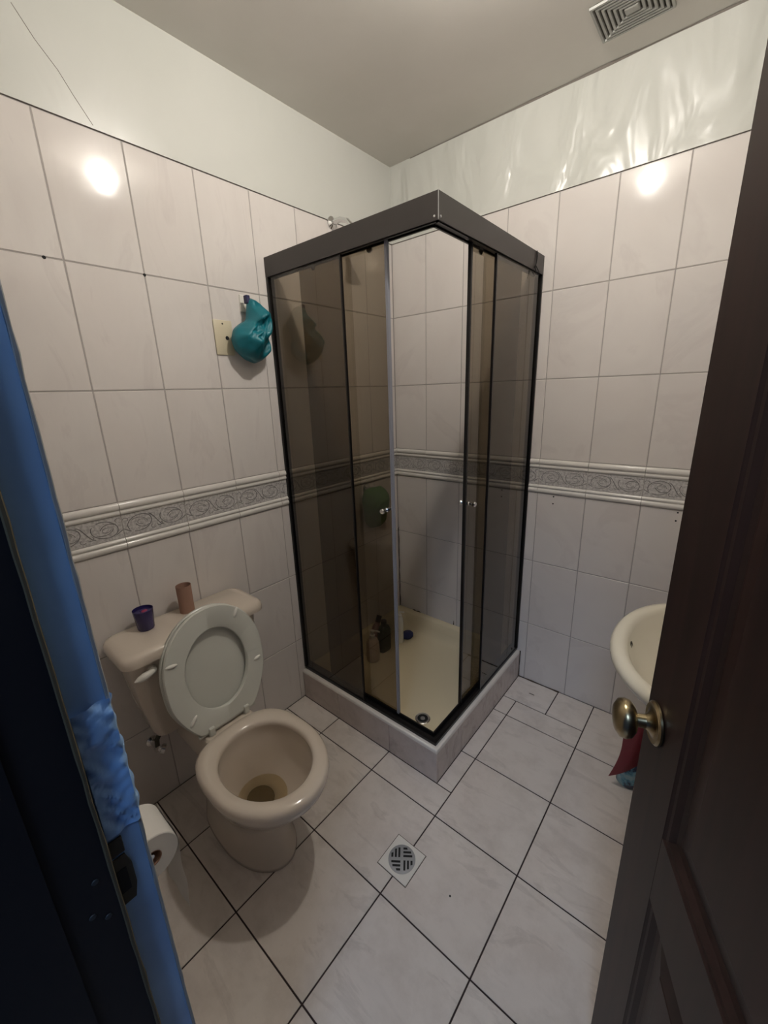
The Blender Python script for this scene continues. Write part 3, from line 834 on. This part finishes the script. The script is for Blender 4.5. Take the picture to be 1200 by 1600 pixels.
def lring2(f, d): return [P3(seat_out(2*PI*k/HN)[0]*f, 0.19+(seat_out(2*PI*k/HN)[1]-0.19)*f, d) for k in range(HN)]
loft(b, [lring2(0.2, -0.022), lring2(0.84, -0.0225), lring2(0.93, -0.022), lring(0.003, -0.0185), lring(-0.001, -0.021), lring(-0.001, -0.031), lring(0.004, -0.035), lring2(0.85, -0.037), lring2(0.3, -0.038)])
obj('seat_lid', b, 'seat_plastic', toilet, 50)
for s in (-1, 1):
    b = bm_new()
    p = VH+VYY*(0.062*s+0.0)+Vector((0.000, 0, 0))
    box(b, (p.x-0.012, p.y-0.010, 0.400), (p.x+0.006, p.y+0.010, 0.432), 0.003)
    obj('hinge', b, 'seat_plastic', toilet)
b = bm_new(); tube(b, [VH+VYY*-0.10+Vector((-0.010, 0, -0.002)), VH+VYY*0.10+Vector((-0.010, 0, -0.002))], 0.006, 10)
obj('hinge_bar', b, 'seat_plastic', toilet, True)

# stop valve with hose under the cistern
t = thing('stop_valve', (0, -1.462, 0.25), 'chrome water stop valve on the wall under the cistern', 'valve')
b = bm_new(); lathe(b, [(0.020, 0), (0.019, 0.003), (0.009, 0.007), (0.009, 0.045), (0.012, 0.046), (0.012, 0.060), (0.0005, 0.061)], (0.0005, -1.462, 0.262), (1, 0, 0), 18); obj('body', b, 'chrome', t, True)
b = bm_new(); lathe(b, [(0.008, 0), (0.012, 0.01), (0.017, 0.012), (0.017, 0.024), (0.0005, 0.026)], (0.052, -1.462, 0.262), (0.5, 0.75, -0.45), 16); obj('handle', b, 'chrome', t, True)
b = bm_new(); tube(b, [(0.052, -1.462, 0.270), (0.056, -1.460, 0.30), (0.070, -1.450, 0.330), (0.080, -1.44, 0.358)], 0.008, 10); obj('hose', b, 'rust_and_shade', t, True)

# things on the cistern lid
ZL = 0.7268
t = thing('candle_cup', (0.066, -1.420, ZL), 'dark purple glass candle cup standing on the left of the cistern lid', 'candle')
b = bm_new(); lathe(b, [(0.0225, 0.0), (0.0245, 0.003), (0.0295, 0.062), (0.0300, 0.069), (0.0285, 0.069), (0.0282, 0.064), (0.0280, 0.055)], (0.066, -1.420, ZL), (0, 0, 1), 32, True, False); obj('glass', b, 'purple_glass', t, 60)
b = bm_new(); lathe(b, [(0.0284, 0.062), (0.012, 0.0625), (0.0005, 0.061)], (0.066, -1.420, ZL), (0, 0, 1), 24, True, False); obj('wax', b, 'purple_glass', t)
b = bm_new(); lathe(b, [(0.010, 0.0615), (0.007, 0.064), (0.0005, 0.065)], (0.068, -1.416, ZL), (0, 0, 1), 12); obj('melted_wax', b, 'red_wax', t, True)
b = bm_new(); lathe(b, [(0.0225, 0.0), (0.0225, 0.050), (0.0230, 0.099), (0.0220, 0.099), (0.0215, 0.05), (0.0215, 0.001)], (0.064, -1.284, ZL), (0.015, 0.0, 1), 32, False, False)
for v in b.verts: v.co.y = -1.284+(v.co.y+1.284)*1.08; 
tag(obj('cardboard_tube', b, 'cardboard', None, 60), 'empty brown toilet roll tube standing upright on the cistern lid', 'cardboard tube')

# ------------------------------------------------------------------ toilet roll on the front wall
RC = Vector((0.615, -1.672, 0.545))
t = thing('toilet_roll', tuple(RC), 'white toilet paper roll with hanging sheets beside the blue door frame', 'toilet roll')
b = bm_new()
lathe(b, [(0.018, -0.05), (0.050, -0.05), (0.0515, -0.048), (0.0515, 0.048), (0.050, 0.05), (0.018, 0.05)], RC, (1, 0, 0), 40, False, False)
obj('paper', b, 'paper', t, True)
b = bm_new(); lathe(b, [(0.0185, -0.05), (0.0185, 0.05), (0.0170, 0.05), (0.0170, -0.05)], RC, (1, 0, 0), 24, False, False); obj('core', b, 'cardboard', t, True)
b = bm_new()
rows = []
for k in range(14):
    z = RC.z+0.02-k*0.017
    yy = RC.y+0.0517-max(0, (k-2))*0.0006+0.0015*math.sin(k*0.9)
    rows.append([(RC.x-0.05+0.1*j/6, yy+0.0012*math.sin(j*1.7+k*0.4), z) for j in range(7)])
loft(b, rows, False, False, closed=False); bmesh.ops.solidify(b, geom=b.faces[:], thickness=0.0006)
obj('hanging_sheet', b, 'paper', t, 60)
t = thing('roll_holder', (RC.x, FY, RC.z), 'wall bracket carrying the toilet paper roll', 'roll holder')
b = bm_new(); tube(b, [(RC.x-0.075, FY+0.002, RC.z), (RC.x-0.075, FY+0.055, RC.z), (RC.x-0.070, RC.y, RC.z), (RC.x+0.045, RC.y, RC.z)], 0.006, 10); obj('arm', b, 'chrome', t, 60)
b = bm_new(); lathe(b, [(0.018, 0), (0.017, 0.005), (0.0005, 0.006)], (RC.x-0.075, FY+0.0005, RC.z), (0, 1, 0), 18); obj('wall_flange', b, 'chrome', t, True)

# ------------------------------------------------------------------ crumpled soft goods
def crumple(poly, depth, seed, freq, amp, f, step=0.006, ridge=1.0):
    """a closed bag: outline inflated on both sides and folded; f(a,b,d) -> point"""
    n = len(poly)
    def inside(x, y):
        c = False
        for i in range(n):
            x1, y1 = poly[i]; x2, y2 = poly[(i+1) % n]
            if (y1 > y) != (y2 > y) and x < (x2-x1)*(y-y1)/(y2-y1)+x1: c = not c
        return c
    def dist(x, y):
        d = 9
        for i in range(n):
            ax_, ay = poly[i]; bx_, by = poly[(i+1) % n]
            t_ = max(0, min(1, ((x-ax_)*(bx_-ax_)+(y-ay)*(by-ay))/((bx_-ax_)**2+(by-ay)**2)))
            d = min(d, math.hypot(x-ax_-t_*(bx_-ax_), y-ay-t_*(by-ay)))
        return d
    cx = sum(p[0] for p in poly)/n; cy = sum(p[1] for p in poly)/n
    # radial grid from the centroid: outline points resampled
    per = []
    for i in range(n):
        a, b_ = Vector(poly[i]), Vector(poly[(i+1) % n])
        k = max(1, int((b_-a).length/step))
        per += [a+(b_-a)*j/k for j in range(k)]
    # smooth the outline a little
    for _ in range(3): per = [(per[i-1]+per[i]*2+per[(i+1) % len(per)])/4 for i in range(len(per))]
    bm = bm_new()
    K = 14
    c0 = Vector((cx, cy))
    front, back = [], []
    for side in (1, -1):
        rings = []
        for k in range(K+1):
            q = 1-(1-k/K)**1.0
            ring = []
            for p in per:
                xy = p+(c0-p)*q*0.985
                env = math.sqrt(max(0, 1-(1-q)**2.4))
                nz_ = 0
                if side > 0:
                    v = Vector((xy.x*freq, xy.y*freq, seed))
                    v += 0.6*Vector((noise.noise(v*0.6), noise.noise(v*0.6+Vector((5, 5, 5))), 0))
                    ra, rb = xy.x*0.75+xy.y*0.66, -xy.x*0.66+xy.y*0.75
                    big = noise.noise(Vector((ra*freq*0.45, rb*freq*1.15, seed+4)))
                    nz_ = 0.75*(1-2.4*abs(noise.noise(v)))*ridge+0.35*(1-2*abs(noise.noise(v*2.1)))+0.9*(1-3.2*abs(big))
                dd = env*(depth*(1+0.35*noise.noise(Vector((xy.x*12, xy.y*12, seed))))+amp*nz_*min(1, q*4)) if side > 0 else env*depth*-0.30
                ring.append(f(xy.x, xy.y, dd))
            rings.append(ring)
        if side > 0: front = rings
        else: back = rings
    loft(bm, front, False, True)
    loft(bm, back, False, True)
    return bm
# camera-independent outline of the hanging shower cap on the left wall plane (y, z)
cap = [(-0.885, 1.775), (-0.865, 1.778), (-0.835, 1.762), (-0.812, 1.728), (-0.806, 1.695), (-0.812, 1.668), (-0.820, 1.650), (-0.806, 1.622), (-0.812, 1.596), (-0.845, 1.570), (-0.885, 1.556), (-0.925, 1.570), (-0.958, 1.600), (-0.968, 1.632), (-0.955, 1.668), (-0.925, 1.690), (-0.900, 1.700), (-0.893, 1.735)]
t = thing('bathing_cap', (0.04, -0.88, 1.66), 'crumpled teal shower cap hanging on the left wall beside the outlet plate', 'shower cap')
b = crumple(cap, 0.042, 2.3, 20, 0.024, lambda a, c, d: (0.040+d, a, c), 0.006)
obj('fabric', b, 'teal_nylon', t, 'full')
b = bm_new(); box(b, (0.030, -0.893, 1.757), (0.050, -0.878, 1.784), 0.002); obj('size_tag', b, 'navy_tag', t)
t = thing('wall_hook', (0, -0.872, 1.78), 'small white wall hook holding the teal shower cap', 'hook')
b = bm_new(); box(b, (0.0002, -0.892, 1.735), (0.006, -0.862, 1.792), 0.002); obj('plate', b, 'white_plastic', t)
b = bm_new(); tube(b, [(0.004, -0.876, 1.755), (0.022, -0.876, 1.745), (0.034, -0.876, 1.752), (0.037, -0.876, 1.768)], 0.004, 8); obj('peg', b, 'white_plastic', t, True)

# green cloth inside the shower over the mixer tap
gp = [(-0.345, 0.965), (-0.300, 0.978), (-0.262, 0.968), (-0.215, 0.972), (-0.180, 0.945), (-0.190, 0.90), (-0.185, 0.84), (-0.200, 0.775), (-0.250, 0.748), (-0.31, 0.760), (-0.345, 0.80), (-0.350, 0.87), (-0.362, 0.92)]
b = crumple(gp, 0.05, 7.1, 11, 0.012, lambda a, c, d: (0.055+d, a, c), 0.010)
tag(obj('wash_cloth', b, 'green_cloth', None, 'full'), 'green wash cloth hanging on the shower wall behind the smoked glass', 'cloth')
t = thing('mixer_tap', (0, -0.265, 0.95), 'chrome shower tap on the wall carrying the green cloth', 'tap')
b = bm_new(); lathe(b, [(0.028, 0), (0.027, 0.004), (0.012, 0.010), (0.012, 0.030), (0.016, 0.032), (0.016, 0.048), (0.0005, 0.05)], (0.0005, -0.265, 0.955), (1, 0, 0), 20); obj('valve_body', b, 'chrome', t, True)

# ------------------------------------------------------------------ outlet plate
t = thing('outlet_plate', (0, -0.972, 1.642), 'cream blank outlet plate with one dark round hole on the left wall', 'outlet plate')
b = bm_new(); box(b, (0.0002, -1.006, 1.585), (0.005, -0.936, 1.700), 0.0022, 2); obj('plate', b, 'cream_plastic', t, 40)
b = bm_new(); lathe(b, [(0.0068, 0), (0.0068, 0.0008)], (0.0048, -0.960, 1.642), (1, 0, 0), 20); obj('cable_hole', b, 'dark_hole', t)
b = bm_new(); lathe(b, [(0.003, 0), (0.0025, 0.001), (0.0005, 0.0012)], (0.0048, -0.972, 1.688), (1, 0, 0), 12); obj('screw', b, 'rust_and_shade', t)

# ------------------------------------------------------------------ floor drain
GX, GY = 0.833, -1.077
t = thing('floor_drain', (GX, GY, 0), 'square white floor drain with a round grey slotted grate', 'floor drain')
hs = 0.0545
b = bm_new(); box(b, (GX-hs-0.002, GY-hs-0.002, 0.0001), (GX+hs+0.002, GY+hs+0.002, 0.0006)); obj('dirt_joint', b, 'mildew', t)
b = bm_new()
sq = []
NQ = 40
def sqp(a, r):
    c, s = math.cos(a), math.sin(a); k = 1/max(abs(c), abs(s)); return (GX+r*k*c, GY+r*k*s)
angs = [PI/4+2*PI*i/NQ for i in range(NQ)]
ring_o0 = [(*sqp(a, hs), 0.0004) for a in angs]; ring_o1 = [(*sqp(a, hs-0.0005), 0.002) for a in angs]
ring_i1 = [(GX+0.0435*math.cos(a), GY+0.0435*math.sin(a), 0.002) for a in angs]; ring_i0 = [(GX+0.0435*math.cos(a), GY+0.0435*math.sin(a), 0.0007) for a in angs]
loft(b, [ring_o0, ring_o1, ring_i1, ring_i0], False, False)
obj('plate', b, mat('drain_plate', (0.72, 0.69, 0.63), 0.4), t)
b = bm_new(); lathe(b, [(0.0434, 0.0007), (0.0434, 0.0026), (0.042, 0.0032), (0.0005, 0.0032)], (GX, GY, 0), (0, 0, 1), 40, False, False)
grate = obj('grate', b, mat('grate_metal', (0.34, 0.34, 0.34), 0.5, 0.2), t, 40)
# slots: four quadrants of parallel bars, turned as in the photo
ga = math.radians(36)
k = 0
for q in range(4):
    for i in range(3):
        off = 0.0085+i*0.0112
        lmax = math.sqrt(max(0.0001, 0.036**2-off**2))-0.0045
        x0, x1 = 0.0045, 0.0045+min(0.029, lmax)
        if x1-x0 < 0.007: continue
        b = bm_new()
        c, s = math.cos(q*PI/2+ga), math.sin(q*PI/2+ga)
        def T(x, y, z): return (GX+x*c-y*s, GY+x*s+y*c, z)
        prism(b, [(x0, off-0.0032), (x1, off-0.0032), (x1-0.001*i, off+0.0032), (x0, off+0.0032)], T, 0.0028, 0.0034)
        obj('slot', b, 'dark_hole', grate)

# ------------------------------------------------------------------ wash basin
t = thing('wash_basin', (1.48, -0.61, 0.78), 'cream oval wash basin mostly hidden behind the open door', 'wash basin')
b = bm_new()
BC = -0.615
def bas(x0, x1, hw, z, p=2.3, n=48):
    cx = (x0+x1)/2; ax_ = (x1-x0)/2
    pts = []
    for i in range(n):
        a = 2*PI*i/n; c, s = math.cos(a), math.sin(a)
        pp = 2.15 if c < 0 else 4
        rr = (abs(c)**pp+abs(s)**pp)**(-1/pp)
        pts.append((cx+ax_*rr*c, BC+hw*rr*s, z))
    return pts
loft(b, [bas(1.49, 1.53, 0.02, 0.655), bas(1.42, 1.60, 0.11, 0.662), bas(1.355, 1.625, 0.18, 0.69), bas(1.318, 1.635, 0.222, 0.735), bas(1.304, 1.638, 0.238, 0.768), bas(1.298, 1.64, 0.245, 0.777), bas(1.288, 1.66, 0.257, 0.782), bas(1.270, 1.695, 0.279, 0.780),
         bas(1.262, 1.697, 0.287, 0.772), bas(1.262, 1.697, 0.287, 0.760), bas(1.275, 1.697, 0.272, 0.738), bas(1.32, 1.697, 0.225, 0.69), bas(1.38, 1.697, 0.16, 0.64), bas(1.46, 1.697, 0.10, 0.61)])
obj('basin', b, 'sink_porcelain', t, 'full')
b = bm_new(); lathe(b, [(0.010, 0), (0.010, 0.002), (0.0075, 0.0025), (0.007, 0.0)], (1.3120, -0.640, 0.746), (1, 0, 0.33), 16, True, False)
for v in b.verts: v.co.z = 0.746+(v.co.z-0.746)*1.6
obj('overflow_hole', b, 'rust_and_shade', t)  # dark disc painted for the shade inside the hole
b = bm_new(); lathe(b, [(0.085, 0.0), (0.08, 0.02), (0.06, 0.2), (0.065, 0.5), (0.10, 0.62)], (1.59, BC, 0), (0, 0, 1), 28); obj('pedestal', b, 'sink_porcelain', t, 50)
b = bm_new(); tube(b, [(1.665, BC, 0.78), (1.665, BC, 0.86), (1.655, BC, 0.885), (1.63, BC, 0.90), (1.58, BC, 0.885)], 0.011, 12); obj('tap', b, 'chrome', t, True)

# ------------------------------------------------------------------ cleaning pouch behind the door
PX, PY = 1.350, -0.335
t = thing('cleaning_pouch', (PX, PY, 0), 'blue bottle with a dark red wrap standing on the floor behind the brass knob', 'bottle')
b = bm_new()
loft(b, [[(PX+(0.040*w1)*math.cos(2*PI*i/20)+sh, PY+0.034*w1*math.sin(2*PI*i/20), z) for i in range(20)] for z, w1, sh in ((0.0005, 0.85, -0.014), (0.006, 1.0, -0.014), (0.05, 0.98, -0.012), (0.10, 0.90, -0.004), (0.16, 0.85, 0.004), (0.22, 0.80, 0.008), (0.25, 0.4, 0.010), (0.27, 0.35, 0.010))])
obj('bottle_body', b, 'blue_film', t, 60)
b = bm_new()
rows = []
for k in range(17):
    f = k/16
    z = 0.030+0.315*f
    xl = PX-0.073+0.030*math.sin(min(1, f*1.9)*PI/2)-0.006*f
    xr = PX+0.012+0.03*f if f < 0.75 else PX+0.035-0.05*(f-0.75)
    xl = min(xl+max(0, (f-0.8))*0.02, xr-0.004)
    zl, zr = z-0.0, z+0.10*(1-f)
    rows.append([(xl+(xr-xl)*j/8, PY-0.036-0.012*math.sin(PI*j/8)-0.01*(1-f)*(1-j/8), zl+(zr-zl)*j/8) for j in range(9)])
loft(b, rows, False, False, closed=False); bmesh.ops.solidify(b, geom=b.faces[:], thickness=0.0015)
obj('red_wrap', b, 'dark_red', t, 60, label='dark red curling wrap')

# ------------------------------------------------------------------ bottles in the tray
TZ = 0.0712
t = thing('pump_bottle', (0.150, -0.430, TZ), 'pinkish pump bottle standing on the shower tray behind the glass', 'bottle')
b = bm_new(); lathe(b, [(0.030, 0), (0.034, 0.004), (0.035, 0.06), (0.033, 0.105), (0.024, 0.125), (0.012, 0.132), (0.012, 0.138)], (0.150, -0.430, TZ), (0, 0, 1), 28); obj('body', b, 'pump_plastic', t, 60)
b = bm_new(); lathe(b, [(0.014, 0.136), (0.014, 0.150), (0.005, 0.152), (0.005, 0.166), (0.010, 0.167), (0.010, 0.176), (0.0005, 0.178)], (0.150, -0.430, TZ), (0, 0, 1), 20)
tube(b, [(0.150, -0.430, TZ+0.172), (0.172, -0.415, TZ+0.172), (0.182, -0.408, TZ+0.166)], 0.0045, 8); obj('pump', b, 'white_plastic', t, 50)
t = thing('shampoo_bottle', (0.140, -0.325, TZ), 'dark green bottle between the pump bottle and the grey door seal', 'bottle')
b = bm_new(); loft(b, [rrect(0.140-a, 0.140+a, -0.325-c, -0.325+c, min(a, c)*0.8, TZ+z) for a, c, z in ((0.022, 0.036, 0), (0.025, 0.040, 0.004), (0.025, 0.040, 0.12), (0.020, 0.030, 0.145), (0.014, 0.018, 0.15))]); obj('body', b, 'dark_green', t, 50)
b = bm_new(); lathe(b, [(0.016, 0.149), (0.016, 0.18), (0.0005, 0.182)], (0.140, -0.325, TZ), (0, 0, 1), 20); obj('cap', b, 'black_metal', t, True)
t = thing('conditioner_bottle', (0.166, -0.216, TZ), 'tall slim white bottle standing beside the blue sponge', 'bottle')
b = bm_new(); lathe(b, [(0.017, 0), (0.019, 0.003), (0.019, 0.135), (0.015, 0.155), (0.010, 0.160)], (0.166, -0.216, TZ), (0, 0, 1), 24); obj('body', b, 'white_plastic', t, 60)
b = bm_new(); lathe(b, [(0.011, 0.159), (0.011, 0.175), (0.004, 0.177), (0.004, 0.195), (0.0005, 0.196)], (0.166, -0.216, TZ), (0, 0, 1), 18)
tube(b, [(0.166, -0.216, TZ+0.192), (0.188, -0.203, TZ+0.190)], 0.004, 8); obj('cap', b, 'white_plastic', t, True)
t = thing('squeeze_bottle', (0.085, -0.26, 0.19), 'mauve bottle with a black cap leaning behind the dark green bottle', 'bottle')
b = bm_new(); lathe(b, [(0.018, 0), (0.022, 0.01), (0.022, 0.10), (0.012, 0.12)], (0.100, -0.385, 0.118), (-0.15, 0.55, 0.62), 20); obj('body', b, 'mauve_plastic', t, 60)
b = bm_new(); lathe(b, [(0.013, 0.12), (0.015, 0.125), (0.015, 0.16), (0.0005, 0.162)], (0.100, -0.385, 0.118), (-0.15, 0.55, 0.62), 20); obj('cap', b, 'black_metal', t, True)
b = bm_new()
loft(b, [egg(0.168, a, a, c, TZ+z, 24, 2, -0.152) for a, c, z in ((0.026, 0.030, 0), (0.032, 0.036, 0.006), (0.033, 0.037, 0.020), (0.026, 0.030, 0.027))])
tag(obj('sponge', b, 'blue_sponge', None, 60), 'dark blue oval sponge lying on the tray behind the slim white bottle', 'sponge')
